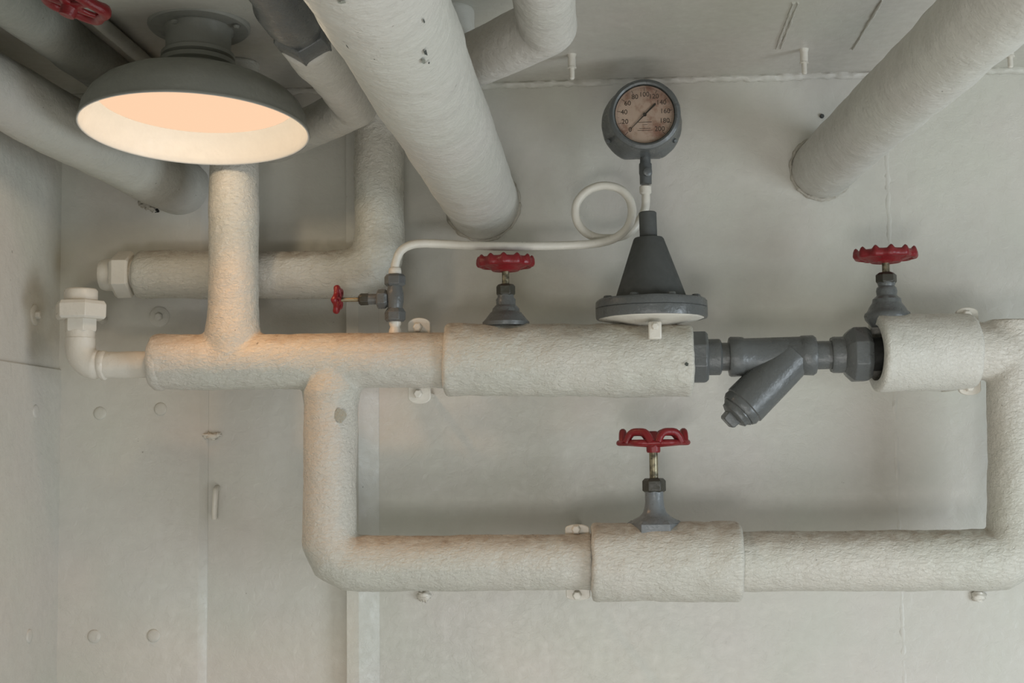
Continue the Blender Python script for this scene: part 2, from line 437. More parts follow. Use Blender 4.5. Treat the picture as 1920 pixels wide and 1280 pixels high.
valve(1228, 'light grey valve with open red handwheel and long bare stem on the low pipe',
  [('flange_nut', GREYL, [(.048, 1000), (.0525, 998), (.0525, 981), (.044, 975)], 6, 'hexagonal flange'),
   ('bonnet', GREYL, [(.046, 980), (.040, 974), (.030, 969), (.022, 961), (.0185, 952), (.0170, 940), (.0172, 921)], 40, None),
   ('packing_nut', DARK, [(.0175, 924), (.0220, 921), (.0220, 903), (.0170, 898)], 6, 'dark hexagonal packing nut'),
   ('stem', STEM, [(.0082, 901), (.0082, 840)], 20, 'bare metal stem')], 833, .0690, 992,
  hw=dict(lobes=6, dish=.004, wav=.0, scal=.004, spokes=6, rimh=.0062, rimw=.0065, phase=0., hubr=.0130, hublow=.014, hubtop=.018, sw=.006, arch=.019))

# ------------------------------------------------------------------ grey strainer between the sleeves
c0 = at(1460, 667, YP)
t = thing('y_strainer', 'grey painted strainer with slanted screw cap branch between two fat sleeves', 'pipe strainer', c0)
dirx = (at(1640, 664, YP) - at(1290, 670, YP)).normalized()
def along(px): return at(px, 670 - (px - 1290) * .0175, YP)
def seg_l(name, prof, seg=40, mat=GREY, par=None, lump=True, phase=0., bev=.0, label=None):
    p0 = along(prof[0][1]); sc = (along(prof[0][1] + 100) - p0).length / 100
    pr = [(r, (x - prof[0][1]) * sc) for r, x in prof]
    return obj(name, MB().lathe(pr, p0, dirx, seg, phase=phase, ref=(0, 0, 1)), mat, par or t, smooth=30 if seg == 6 else 40,
               lump=(.0006, 50, prof[0][1]) if seg != 6 else None, bevel=bev, label=label)
seg_l('union_nut', [(.044, 1293), (.051, 1297), (.051, 1322), (.046, 1327)], 8, phase=PI / 8, bev=.0015)
seg_l('nipple', [(.034, 1325), (.034, 1349), (.031, 1352), (.0265, 1353), (.0265, 1370)])
seg_l('body', [(.030, 1366), (.0355, 1367), (.0375, 1370), (.0370, 1392), (.0345, 1396), (.0350, 1500), (.0365, 1502), (.0375, 1524), (.034, 1529), (.028, 1530)])
seg_l('nipple', [(.0265, 1528), (.0265, 1558), (.032, 1558), (.034, 1562), (.034, 1594)])
seg_l('union_nut', [(.036, 1582), (.044, 1588), (.0535, 1598), (.0535, 1622), (.046, 1632)], 8, phase=PI / 8, bev=.0015)
seg_l('pipe_end', [(.031, 1630), (.031, 1665)], mat=BLACK, label='dark recess inside the sleeve end')
ba = along(1488); bend = at(1392, 763, YP - .012); bd = (bend - ba).normalized(); L = (bend - ba).length
obj('branch', MB().lathe([(.037, 0), (.0385, .02), (.040, .05), (.0415, L - .012), (.0415, L - .006), (.039, L - .004), (.0395, L + .004), (.036, L + .010)],
    ba, bd, 40), GREY, t, lump=(.0008, 50, 3))
cp = obj('screw_cap', MB().lathe([(.033, L + .006), (.0335, L + .013), (.029, L + .018), (.0285, L + .022), (.021, L + .026)], ba, bd, 40), GREY, t, lump=(.001, 60, 9))
obj('square_plug', MB().lathe([(.021, L + .022), (.0195, L + .038), (.016, L + .042)], ba, bd, 4, phase=.5), GREY, cp, bevel=.0015, smooth=30)

# ------------------------------------------------------------------ grey cone on a bolted flange
ox = at(1222, 606, YP)
t = thing('pressure_regulator', 'dark grey cone on a round bolted flange standing on the long fat sleeve', 'pressure regulator', ox)
def hh(py): return (606 - py) * px_r(1)
lean = V((-.018, 0, 1)).normalized()
lo = obj('lower_flange', MB().lathe([(.030, hh(612)), (.060, hh(605)), (.090, hh(600)), (.098, hh(597)), (.1025, hh(592)), (.1030, hh(583))], ox, (0, 0, 1), 72), METW, t, lump=(.0012, 30, 2), label='white painted underside of the flange')
fl = obj('upper_flange', MB().lathe([(.1035, hh(597)), (.1045, hh(594)), (.1045, hh(579)), (.1030, hh(578)), (.1045, hh(577)), (.1045, hh(566)), (.1015, hh(562)), (.05, hh(561))], ox, (0, 0, 1), 72), GREY, t, lump=(.0010, 40, 6))
obj('cone', MB().lathe([(.068, hh(566)), (.0675, hh(560)), (.0285, hh(447)), (.026, hh(444)), (.012, hh(443))], ox, lean, 64), GREYM, t)
obj('spindle_cap', MB().lathe([(.0165, hh(448)), (.0165, hh(397)), (.0145, hh(395))], ox, lean, 32), GREYM, t)
for k in range(8):
    th = PI / 8 + k * PI / 4; p = ox + V((math.cos(th) * .088, math.sin(th) * .088, hh(563)))
    obj('flange_bolt', MB().lathe([(.0085, 0), (.0085, .005), (.007, .007)], p, (0, 0, 1), 6), GREY, t, bevel=.0008, smooth=30)
# bolted lug in front
p = at(1228, 613, YP - .075)
lg = obj('bolted_lug', MB().box(p + V((-.012, -.004, -.022)), p + V((.012, .014, .010))), METW, t, bevel=.003, lump=None, label='white lug')
obj('bolt', MB().lathe([(.007, 0), (.007, .006), (.005, .008)], p + V((0, -.003, .001)), (0, -1, 0), 6), METW, lg, bevel=.0006, smooth=30)

# ------------------------------------------------------------------ pressure gauge
YG = -.125
gc = at(1209, 213, -.20)
t = thing('pressure_gauge', 'round dark grey dial pressure gauge with stained face reading to 200', 'pressure gauge', gc)
s_ = px_r(1, -.20)
R0 = 68 * s_
back = V((at(1202, 226, YG).x - gc.x, YG + .2, at(1202, 230, YG).z - gc.z))
# housing: round bezel in front flaring to a larger back flange whose foot is cut flat
rings = []; seg = 96
def gring(c, r, cut=None):
    out = []
    for j in range(seg):
        th = 2 * PI * j / seg; x, z = r * math.cos(th), r * math.sin(th)
        if cut is not None and z < cut: z = cut
        out.append(V((c.x + x, c.y, c.z + z)))
    return out
fb = 76 * px_r(1, YG)
bc = V((at(1203, 234, YG).x, YG, at(1203, 234, YG).z))
cut = at(1195, 298, YG).z - bc.z
g0 = V(gc)
rings = [gring(V((g0.x, g0.y + .012, g0.z)), 56.5 * s_), gring(V((g0.x, g0.y + .001, g0.z)), 57.5 * s_), gring(V((g0.x, g0.y - .001, g0.z)), 61 * s_), gring(V((g0.x, g0.y + .002, g0.z)), 67 * s_),
         gring(V((g0.x, g0.y + .008, g0.z)), 68.5 * s_), gring(V((g0.x, g0.y + .02, g0.z)), 68.5 * s_), gring(g0.lerp(bc, .55), 70 * s_, cut * .97 + (bc.z - g0.z) * .0),
         gring(V((bc.x, bc.y - .012, bc.z)), fb * .985, cut), gring(V((bc.x, bc.y - .004, bc.z)), fb, cut), gring(V((bc.x, bc.y + .004, bc.z)), fb * .97, cut)]
obj('case', MB().ring_strip(rings, cap0=False), GREY, t, smooth=42, lump=(.0006, 60, 1))
df = obj('dial', MB().lathe([(57 * s_, .0), (.002, -.0002)], V((g0.x, g0.y + .0105, g0.z)), (0, -1, 0), 64), FACE, t)
obj('bezel', MB().lathe([(56 * s_, -.002), (56 * s_, .004), (58.5 * s_, .005), (58.5 * s_, -.002)], V((g0.x, g0.y + .006, g0.z)), (0, -1, 0), 64, cap0=False, cap1=False), BLACK, t, label='dark inner ring')
ym = g0.y + .0098
mb = MB()
for k in range(0, 101):
    th = math.radians(225 - 2.7 * k); major = k % 10 == 0; mid = k % 5 == 0
    r0 = (55 - (9 if major else 6.5 if mid else 4)) * s_; r1 = 53.5 * s_; wd = (.9 if major else .35) * s_
    d = V((math.cos(th), 0, math.sin(th))); e = V((-math.sin(th), 0, math.cos(th))); o_ = V((g0.x, ym, g0.z))
    i = len(mb.v); mb.v += [o_ + d * r0 - e * wd / 2, o_ + d * r1 - e * wd / 2, o_ + d * r1 + e * wd / 2, o_ + d * r0 + e * wd / 2]
    mb.f.append((i, i + 1, i + 2, i + 3))
obj('scale_marks', mb, INK, df, smooth=180)
def text_mb(body, size, centre, mb):
    cu = bpy.data.curves.new('txt', 'FONT'); cu.body = body; cu.size = size; cu.align_x = 'CENTER'; cu.align_y = 'CENTER'
    to = bpy.data.objects.new('txt', cu); C.objects.link(to); bpy.context.view_layer.update()
    me = bpy.data.meshes.new_from_object(to.evaluated_get(bpy.context.evaluated_depsgraph_get()))
    i = len(mb.v)
    for v in me.vertices: mb.v.append(V((centre.x + v.co.x, centre.y, centre.z + v.co.y)))
    for p_ in me.polygons: mb.f.append(tuple(i + q for q in p_.vertices))
    bpy.data.objects.remove(to); bpy.data.curves.remove(cu); bpy.data.meshes.remove(me)
for k in range(11):
    th = math.radians(225 - 27 * k); rr = 39.5 * s_; mb = MB()
    text_mb(str(k * 20), 13 * s_, V((g0.x + math.cos(th) * rr, ym, g0.z + math.sin(th) * rr)), mb)
    obj('numeral', mb, INK, df, smooth=180)
mb = MB()      # faded maker lines below the centre
for (zz, ww) in ((-14, 13), (-19, 5), (-26, 11), (-30, 14)):
    hgt = .5 if zz in (-14,) else .35
    i = len(mb.v); o_ = V((g0.x, ym, g0.z + zz * s_)); a_, b_ = ww * s_, hgt * s_
    mb.v += [o_ + V((-a_, 0, -b_)), o_ + V((a_, 0, -b_)), o_ + V((a_, 0, b_)), o_ + V((-a_, 0, b_))]; mb.f.append((i, i + 1, i + 2, i + 3))
obj('faded_lines', mb, INK, df, smooth=180)
mb = MB(); dn = V((-math.cos(PI / 4), 0, -math.sin(PI / 4))); en = V((dn.z, 0, -dn.x)); o_ = V((g0.x, g0.y + .0075, g0.z))
poly = [(-28, 2.2), (-30, .8), (-30, -.8), (-28, -2.2), (-16, -1.4), (40, -.35), (40, .35), (-16, 1.4)]
mb.prism([(a * s_, b_ * s_) for a, b_ in poly], o_, dn, en, (0, 1, 0), .0012)
mb.lathe([(3.4 * s_, -.001), (3.4 * s_, .0015), (1.5 * s_, .0025)], o_, (0, -1, 0), 16)
obj('pointer', mb, INK, t, smooth=30)
obj('glass', MB().lathe([(57 * s_, 0), (.002, -.0003)], V((g0.x, g0.y + .003, g0.z)), (0, -1, 0), 64), GLASS, t)
for dx in (-1, 1):
    p = at(1203 + 60 * dx, 262, -.155)
    obj('case_screw', MB().lathe([(.0042, 0), (.0042, .010), (.003, .012)], p + V((0, .01, 0)), (dx * .35, -1, -.2), 12), GREY, t)
YS = -.135
p0 = at(1210, 300, YS); k_ = px_r(1, YS)
obj('gauge_cock', MB().lathe([(.0085, -.006), (.0105, 4 * k_), (.0105, 9 * k_), (.0125, 12 * k_), (.0125, 30 * k_), (.0115, 34 * k_), (.0115, 50 * k_)], p0 + V((0, 0, .004)), (0, 0, -1), 24), GREY, t, lump=(.0008, 80, 3))
obj('cock_plug', MB().lathe([(.0085, 0), (.0085, .007), (.005, .009)], at(1213, 323, YS - .011), (.25, -1, 0), 20), GREY, t)
obj('stem_nut', MB().lathe([(.009, 0), (.0115, 2 * k_), (.0115, 14 * k_), (.008, 17 * k_)], at(1210, 348, YS), (0, 0, -1), 24), METW, t, label='white nut')

# ------------------------------------------------------------------ thin tube with a coil
def spline(pts, n=10):
    out = []; P = [V(p) for p in pts]; P = [P[0] * 2 - P[1]] + P + [P[-1] * 2 - P[-2]]
    for i in range(1, len(P) - 2):
        for k in range(n):
            s = k / n; a, b_, c, d = P[i - 1], P[i], P[i + 1], P[i + 2]
            out.append(.5 * ((2 * b_) + (c - a) * s + (2 * a - 5 * b_ + 4 * c - d) * s * s + (3 * b_ - a - 3 * c + d) * s ** 3))
    out.append(P[-2]); return out
path = [(740, 512, -.2), (742, 492, -.2), (752, 470, -.198), (775, 458, -.195), (810, 456.5, -.19), (860, 459, -.185), (930, 461.5, -.178), (1010, 461, -.17), (1085, 459, -.163),
        (1125, 455, -.160), (1155, 445, -.158), (1176, 427, -.156), (1185, 402, -.154), (1181, 375, -.150), (1163, 355, -.147), (1133, 348, -.144), (1104, 356, -.141), (1084, 376, -.138), (1079, 400, -.136),
        (1087, 424, -.134), (1107, 441, -.133), (1135, 447, -.133), (1165, 443, -.133), (1187, 430, -.134), (1202, 408, -.135), (1210, 388, -.135), (1211, 360, -.135)]
PP = spline([at(*p) for p in path], 8)
o = obj('coiled_tube', MB().tube(PP, .0082, 20), METW, lump=(.0005, 60, 1), smooth=80, loc=at(1000, 461, -.17))
tag(o, 'thin cream tube with one round coil running left from under the gauge', 'tube')

# ------------------------------------------------------------------ small needle valve
vx = 741
o0 = at(vx, 618, YP)
t = thing('needle_valve', 'small grey valve with little red side wheel standing on the warm lit pipe', 'valve', o0)
def hv(py): return (618 - py) * px_r(1)
def nl(nm, prof, seg, mat, lab=None):
    obj(nm, MB().lathe([(r, hv(p)) for r, p in prof], o0, (0, 0, 1), seg), mat, t, bevel=.0008 if seg == 6 else 0, smooth=30 if seg == 6 else 50, lump=(.0007, 90, 2) if seg != 6 else None, label=lab)
nl('stub', [(.013, 630), (.0115, 618), (.0095, 614), (.0095, 612), (.0115, 608), (.0115, 600)], 24, METW, 'white painted stub')
nl('union_nut', [(.016, 603), (.0200, 599), (.0205, 585), (.0155, 577)], 6, GREY)
nl('body', [(.0135, 580), (.0145, 574), (.0168, 560), (.0165, 548), (.0140, 538), (.0138, 532)], 32, GREY)
nl('union_nut', [(.0160, 535), (.0205, 531), (.0205, 517), (.0165, 512)], 6, GREY)
nl('top_nut', [(.012, 514), (.0125, 508), (.0115, 501), (.009, 499)], 24, METW, 'white painted nut')
sx = at(vx, 560, YP); k_ = px_r(1)
def nh(nm, prof, seg, mat, lab=None):
    return obj(nm, MB().lathe([(r, (vx - p) * k_) for r, p in prof], sx, (-1, 0, 0), seg, ref=(0, 0, 1), phase=0 if seg == 6 else 0), mat, t, bevel=.0008 if seg == 6 else 0, smooth=30 if seg == 6 else 50, label=lab)
nh('bonnet_nut', [(.015, 727), (.0190, 722), (.0190, 709), (.0160, 706)], 6, GREY)
nh('bonnet', [(.0105, 708), (.0105, 690)], 24, GREY)
nh('packing_nut', [(.0095, 693), (.0115, 689), (.0118, 675), (.0085, 671)], 6, DARK, 'dark brass nut')
nh('stem', [(.0042, 674), (.0042, 634)], 16, STEM, 'bare metal stem')
handwheel(t, at(634, 561, YP), (-1, .08, .08), .0290, lobes=5, dish=.003, wav=.002, scal=.0035, hubr=.0065, spokes=5, rimw=.005, rimh=.0055, hubtop=.004, hublow=.004, sw=.004)

# ------------------------------------------------------------------ left elbow with union
ex = at(151, 620, YP); k_ = px_r(1)
t = thing('elbow_fitting', 'cream painted elbow with a large hexagonal union nut at the far left', 'pipe fitting', at(230, 684, YP))
zc = at(151, 684, YP).z
pts = [at(297, 682, YP)] + [at(x, 684, YP) for x in (250, 200, 185)]
for k in range(0, 9):
    th = PI / 2 * k / 8; pts.append(V((ex.x + .034 - .034 * math.sin(th), YP, zc + .034 - .034 * math.cos(th))))
pts.append(V((ex.x, YP, at(151, 634, YP).z)))
rr = [.0255, .0255, .0258, .0258] + [.0285] * 9 + [.0285]
obj('elbow', MB().tube(pts, rr, 40, step=.005), METW, t, lump=(.0012, 40, 1), smooth=60)
obj('seam_ring', MB().lathe([(.0255, -.004), (.0282, 0), (.0285, .006), (.0255, .010)], at(191, 684, YP), (1, 0, 0), 40), METW, t, lump=(.001, 50, 2))
def ev(py): return (620 - py) * k_
def el(nm, prof, seg, mat=METW, lab=None, par=None):
    return obj(nm, MB().lathe([(r, ev(p)) for r, p in prof], ex, (0, 0, 1), seg), mat, par or t, bevel=.001 if seg == 6 else 0, smooth=30 if seg == 6 else 50, label=lab)
el('collar', [(.0275, 640), (.0270, 635), (.0275, 620)], 40)
el('lower_nut', [(.030, 622), (.0315, 618), (.0315, 598), (.030, 595)], 6)
el('union_nut', [(.046, 598), (.0500, 594), (.0505, 570), (.046, 563)], 6)
el('end_plug', [(.031, 566), (.0315, 558), (.0315, 543), (.0285, 539), (.02, 538.5)], 40)

# ------------------------------------------------------------------ rear pipe
YR = -.085
t = thing('lagged_pipe', 'dusty lagged pipe behind the riser, turning up to the ceiling', 'pipe', at(560, 516, YR))
b = MB()
zt = V((at(712, 240, YR).x, YR, ZC + .002))
b.tube([at(256, 515, YR), at(259, 515, YR), at(266, 515, YR), at(620, 515, YR), at(660, 513, YR), at(694, 500, YR), at(708, 478, YR), at(712, 440, YR), zt],
       [.040, .0455, .0485, .0480, .050, .0525, .0525, .0505, .0495], 48, step=.02)
o = obj('pipe_run', b, LAG, t); weld(o, amp=.007)
t = thing('pipe_union', 'cream painted union nut and plug capping the rear lagged pipe at its left end', 'pipe fitting', at(235, 514, YR))
k_ = px_r(1, YR); oo = at(262, 514, YR)
def ul(nm, prof, seg, lab=None):
    obj(nm, MB().lathe([(r, (262 - p) * k_) for r, p in prof], oo, (-1, 0, 0), seg, ref=(0, 0, 1), phase=0 if seg != 6 else 0), METW, t, bevel=.001 if seg == 6 else 0, smooth=30 if seg == 6 else 50, label=lab)
ul('nipple', [(.031, 262), (.031, 240)], 40)
ul('union_nut', [(.042, 250), (.0475, 247), (.0480, 220), (.043, 213)], 6)
ul('end_plug', [(.033, 216), (.0325, 195), (.030, 188), (.02, 187)], 40)

# ------------------------------------------------------------------ pipes under the deckhead
def big(name, label, cat, pts, rad, mat, seed, amp=.0045, seg=72):
    b = MB().tube(pts, rad, seg, step=.012)
    return tag(obj(name, b, mat, lump=(amp, 9, seed), smooth=80, loc=pts[0]), label, cat)
# largest
c = at(905, 382, 0); R_ = 69 * px_r(1, 0)
w = c - V((0, 0, 0))
o = big('lagged_pipe', 'thickest white lagged pipe crossing from the top of the frame into the back wall', 'pipe',
    [V((c.x, .004, c.z)), V((c.x, -3.3, c.z + .0))], [R_, R_ * 1.0], LAGB, 3, amp=.0026)
bp = o
chip('paint_chip', V((c.x, -1.27, c.z)), .0001, o, mat=CHIPK, prad=R_) if False else None
def under_chip(px, py, rad, seed, mat=CHIPK, cc=None, RR=None, par=None, stretch=1.6):
    # flake on a pipe running along Y: meet the view ray with the pipe
    cc = cc or c; RR = RR or R_; par = par or bp
    d = ray(px, py); o_ = CAM
    a = d.x ** 2 + d.z ** 2; b_ = 2 * ((o_.x - cc.x) * d.x + (o_.z - cc.z) * d.z); c_ = (o_.x - cc.x) ** 2 + (o_.z - cc.z) ** 2 - RR ** 2
    D = b_ * b_ - 4 * a * c_
    if D < 0: return
    tt = (-b_ - math.sqrt(D)) / (2 * a); p = o_ + d * tt
    th0 = math.atan2(p.z - cc.z, p.x - cc.x); mb = MB(); rings = []
    for k in (1., .6, .2):
        rg = []
        for j in range(14):
            al = 2 * PI * j / 14; r_ = rad * k * (1 + .8 * noise.noise(V((math.cos(al) * 2 + seed, math.sin(al) * 2, seed * 1.3))))
            th = th0 + math.cos(al) * r_ / RR; rg.append(V((cc.x + (RR + .0014) * math.cos(th), p.y + math.sin(al) * r_ * stretch, cc.z + (RR + .0014) * math.sin(th))))
        rings.append(rg)
    mb.ring_strip(rings, cap0=False); obj('paint_chip', mb, mat, par)
under_chip(797, 97, .0018, 2, stretch=5); under_chip(793, 114, .0030, 5, mat=CHIPG, stretch=2); under_chip(803, 116, .0012, 9, stretch=3)
under_chip(652, 85, .0008, 4, stretch=8); under_chip(793, 38, .0009, 7, stretch=7); under_chip(640, 2, .004, 8, mat=CHIPG, stretch=1); under_chip(702, 109, .0009, 3)
def caulk(name, c, r, parent, seed, axis=(0, -1, 0), a0=0, a1=2 * PI):
    mb = MB(); pts = []
    n = 90
    a, u, w_ = basis(axis, (1, 0, 0))
    for j in range(n + 1):
        th = a0 + (a1 - a0) * j / n; pts.append(V(c) + (u * math.cos(th) + w_ * math.sin(th)) * r)
    mb.tube(pts, .0035, 8); return obj(name, mb, CAULK, parent, lump=(.004, 60, seed))
caulk('sealant_ring', V((c.x, -.002, c.z)), R_ + .001, bp, 3)
# right slanted
cw = at(1541, 316, 0); Rw = 57 * px_r(1, 0); cn = at(1833, 42, -.89); dr = (cn - cw).normalized()
o = big('lagged_pipe', 'white lagged pipe slanting from the wall to the upper right corner', 'pipe',
    [cw - dr * .008, cw + dr * 2.6], [Rw, Rw * 1.02], LAGB, 7, amp=.003)
caulk('sealant_ring', cw + V((0, -.003, 0)), Rw + .0012, o, 5)
# left lagged pair and thin pipe
c2 = at(343, 354, 0); c2b = at(0, 174, -.50); c2d = (c2b - c2).normalized()
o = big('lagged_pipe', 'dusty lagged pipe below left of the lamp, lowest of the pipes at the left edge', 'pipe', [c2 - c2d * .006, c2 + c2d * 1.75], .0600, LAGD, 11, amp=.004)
b = MB()
for (px, py, r) in ((270, 383, .009), (278, 386, .007), (264, 380, .006), (285, 391, .006)): b.blob(at(px, py, -.03), r, 9, .9)
obj('torn_lagging', b, CAULK, o, smooth=60)
obj('gap', MB().blob(at(296, 397, -.006), .008, 10, .8), BLACK, o, label='dark torn gap')
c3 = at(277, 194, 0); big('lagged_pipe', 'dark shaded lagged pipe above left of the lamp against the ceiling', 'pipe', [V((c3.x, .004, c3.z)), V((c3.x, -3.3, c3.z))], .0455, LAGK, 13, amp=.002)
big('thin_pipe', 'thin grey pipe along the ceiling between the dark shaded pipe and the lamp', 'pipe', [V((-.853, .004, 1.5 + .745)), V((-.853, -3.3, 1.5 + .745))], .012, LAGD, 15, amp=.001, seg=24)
# pipe with elbow behind the lamp
YC = CAM.y + 2.45
el_ = at(667, 198, YC); rC = 42 / F * 2.45
wallpt = at(512, 272, 0.004)
t = thing('elbow_pipe', 'lagged elbow pipe between the lamp and the thickest pipe with a grey union', 'pipe', el_)
b = MB(); yN = CAM.y + 2.02
b.tube([V((el_.x, yN, el_.z)), V((el_.x, yN - .0, el_.z)) + V((0, .004, 0)), V((el_.x, yN + .12, el_.z)), V((el_.x, yN + .19, el_.z)), el_, el_ + V((0, .02, 0))], [.040, .0455, .0455, rC, rC, rC * .9], 48, step=.02)
b.tube([el_ + (el_ - wallpt).normalized() * .02, el_, wallpt], [rC * .9, rC, rC], 48, step=.02)
o = obj('pipe_run', b, LAGB, t); weld(o, sm=5, amp=.004, amp2=.001)
obj('union_nut', MB().lathe([(.040, -.01), (.0455, 0), (.0455, .045), (.040, .055)], V((el_.x, yN + .012, el_.z)), (0, -1, 0), 6, phase=PI / 6), GREY, t, bevel=.0015, smooth=30, label='dark grey hexagonal nut')
obj('valve_body', MB().lathe([(.034, .05), (.036, .07), (.042, .10), (.042, .16), (.034, .2), (.034, .6)], V((el_.x, yN + .012, el_.z)), (0, -1, 0), 40), GREY, t, label='dark grey body')
# elbow pipe at top centre
YE = CAM.y + 2.08
e0 = at(1027, 48, YE); rE = 57 / F * 2.08
dE = V((-.60, .80, 0)).normalized()
b = MB(); b.tube([V((e0.x, -3.3, e0.z)), V((e0.x, YE - .08, e0.z)), e0, e0 + V((0, .015, 0))], [rE, rE, rE, rE * .9], 48, step=.02)
fin = e0 + dE * .30
b.tube([e0 - dE * .015, e0, fin - dE * .03, fin, fin + V((0, 0, .03)), V((fin.x, fin.y, ZC + .002))], [rE * .9, rE, rE, rE, rE, rE], 48, step=.02)
o = tag(obj('elbow_pipe', b, LAGB, loc=e0), 'white lagged elbow pipe at the top centre right of the thickest pipe', 'pipe'); weld(o, sm=5, amp=.004, amp2=.001)

# ------------------------------------------------------------------ lamp
YLp = -.465; LS = 2.335 / 2.05
def ls(prof): return [(a_ * LS, b_ * LS) for a_, b_ in prof]
lc = at(365, 246, YLp)
t = thing('ceiling_lamp', 'lit grey enamel ceiling lamp with a wide round shade', 'lamp', V((lc.x, lc.y, zb)))
tilt = Matrix.Rotation(math.radians(-5.4), 3, 'X') @ Matrix.Rotation(math.radians(0.8), 3, 'Y')
ax = tilt @ V((0, 0, 1)); kl = px_r(1, YLp)
outer = [(.1735, .0), (.1745, .002), (.1735, .004), (.1715, .010), (.1690, .026), (.160, .044), (.146, .058), (.128, .069), (.105, .0775), (.075, .082), (.048, .084)]
inner = [(.046, .081), (.100, .073), (.128, .064), (.142, .055), (.156, .041), (.165, .026), (.1685, .010), (.1705, .002), (.1720, -.0005), (.1735, .0)]
sh = obj('lamp_shade', MB().lathe(ls(outer), lc, ax, 96, cap0=False, cap1=False), SHADE, t, smooth=80, lump=(.0009, 25, 3))
obj('shade_lining', MB().lathe(ls(inner), lc, ax, 96, cap0=False, cap1=False), SHADEIN, sh, smooth=80, label='bright cream enamel inside of the shade')
obj('diffuser', MB().lathe(ls([(.151, .0475), (.148, .0470), (.05, .0466), (.001, .0466)]), lc, ax, 72, cap0=False), GLOW, t, smooth=80, label='glowing frosted glass disc')
at2 = Matrix.Rotation(math.radians(-5.0), 3, 'X') @ V((0, 0, 1))
n0_ = lc + ax * .080 * LS; LN = .083
obj('neck', MB().lathe(ls([(.056, -.002), (.054, .004), (.0515, .010), (.0515, .020), (.0575, .023), (.0575, .030), (.0500, .033), (.0560, .036), (.0560, .042), (.0495, .045), (.050, LN - .006), (.053, LN - .003), (.053, LN)]),
    n0_, at2, 64), SHADE, t, smooth=60)
pl0 = n0_ + at2 * LN * LS
obj('mounting_plate', MB().lathe(ls([(.050, 0), (.075, .001), (.078, .004), (.078, .010)]), pl0, at2, 64), SHADE, t, smooth=40)
obj('pedestal', MB().lathe([(.070, .006), (.070, max(.012, zb - pl0.z + .004))], pl0, (0, 0, 1), 48), SHADE, t, smooth=40)
for k in range(4):
    th = PI / 4 + k * PI / 2 + .5
    obj('plate_screw', MB().lathe([(.006, 0), (.006, .003), (.004, .005)], pl0 + V((.075 * math.cos(th), .075 * math.sin(th), .001 - math.sin(th) * .075 * -.087)), (0, 0, -1), 12), SHADE, t)
ld = bpy.data.lights.new('bulb', 'SPOT'); ld.energy = 7.0; ld.color = (1.0, .45, .15); ld.shadow_soft_size = .03
ld.spot_size = math.radians(108); ld.spot_blend = .75
lo_ = bpy.data.objects.new('bulb', ld); C.objects.link(lo_); lo_.location = lc + ax * .040; lo_.rotation_euler = (math.radians(-2), math.radians(-13), 0)
ld = bpy.data.lights.new('bulb_glow', 'POINT'); ld.energy = 1.15; ld.color = (1.0, .80, .56); ld.shadow_soft_size = .02
lo_ = bpy.data.objects.new('bulb_glow', ld); C.objects.link(lo_); lo_.location = lc + ax * .030
# unseen wall slab and overhead beam, added to block light to the top left
struct('light_blocker_wall', MB().box((XL, -3.34, 1.02), (XR, -3.24, ZC)).box((XL, -3.34, .76), (-.40, -3.24, 1.02)), WALL)
struct('light_blocker_beam', MB().box((XL, -1.80, 1.5 + .392), (-.30, -1.68, ZC)), CEIL, bevel=.004)
# junction box and conduit beside the beam
o = obj('junction_box', MB().box(V((-.498, -.52, zb + .012)), V((-.44, -.42, ZC))), CEIL, bevel=.004)
tag(o, 'small grey painted box on the ceiling between lamp and elbow pipe', 'box')

# red handwheel top left
wc = at(134, 6, -.92)
t = thing('gate_valve', 'red handwheel valve partly cut off at the top left corner', 'valve', wc)
axw = V((.32, .1, 1)).normalized()
handwheel(t, wc, axw, .060, lobes=5, dish=.004, wav=.003, scal=.004, spokes=5, rimw=.009, rimh=.009, hubr=.012, phase=.4, sw=.010)
ptop = V((c3.x + .03, wc.y - .0, c3.z - .035))
obj('stem', MB().tube([wc, wc + axw * .05], .007, 16), STEM, t)
obj('bonnet', MB().lathe([(.014, .03), (.018, .034), (.018, .05), (.024, .055), (.024, .075)], wc, axw, 24), GREY, t)

# ------------------------------------------------------------------ pipe clamps with bolted ears and standoffs
def clamp(px, top, bot, label, ytop=None, w=.022, hgt=.026, prad=.0525, group=None):
    cz = at(px, (top + bot) / 2, YP)
    t = thing('pipe_clamp', label, 'pipe clamp', V((cz.x, -.002, cz.z)), group)
    for sgn, py in ((1, top), (-1, bot)):
        if py is None: continue
        zz = at(px, py, YP + .006).z
        poly = [(-w, -.012 * sgn)] + [(w * math.cos(PI - PI * k / 14), sgn * (hgt * .55 + hgt * .45 * math.sin(PI * k / 14))) for k in range(15)] + [(w, -.012 * sgn)]
        e = obj('ear', MB().prism(poly, V((cz.x, YP + .006, zz)), (1, 0, 0), (0, 0, 1), (0, 1, 0), .010), METW, t, bevel=.0015, smooth=30)
        obj('bolt', MB().lathe([(.009, -.002), (.009, .007), (.0065, .010)], V((cz.x - .002, YP + .005, zz + sgn * .0075)), (0, -1, 0), 6), METW, e, bevel=.0008, smooth=30)
        obj('standoff', MB().box(V((cz.x - .006, YP + .014, zz + sgn * .004 - .004)), V((cz.x + .006, -.001, zz + sgn * .004 + .004))), METW, t, bevel=.001)
    return t
clamp(785, 621, 731, 'cream pipe clamp ears with bolts beside the small grey valve', w=.0215, hgt=.026, group='clamps holding the front pipes')
clamp(1083, 1000, 1108, 'cream pipe clamp ears left of the sleeve on the low pipe', w=.0225, hgt=.017, group='clamps holding the front pipes')
clamp(1818, 598, 718, 'cream pipe clamp ears at the right end of the short fat sleeve', w=.020, hgt=.022, prad=.054, group='clamps holding the front pipes')
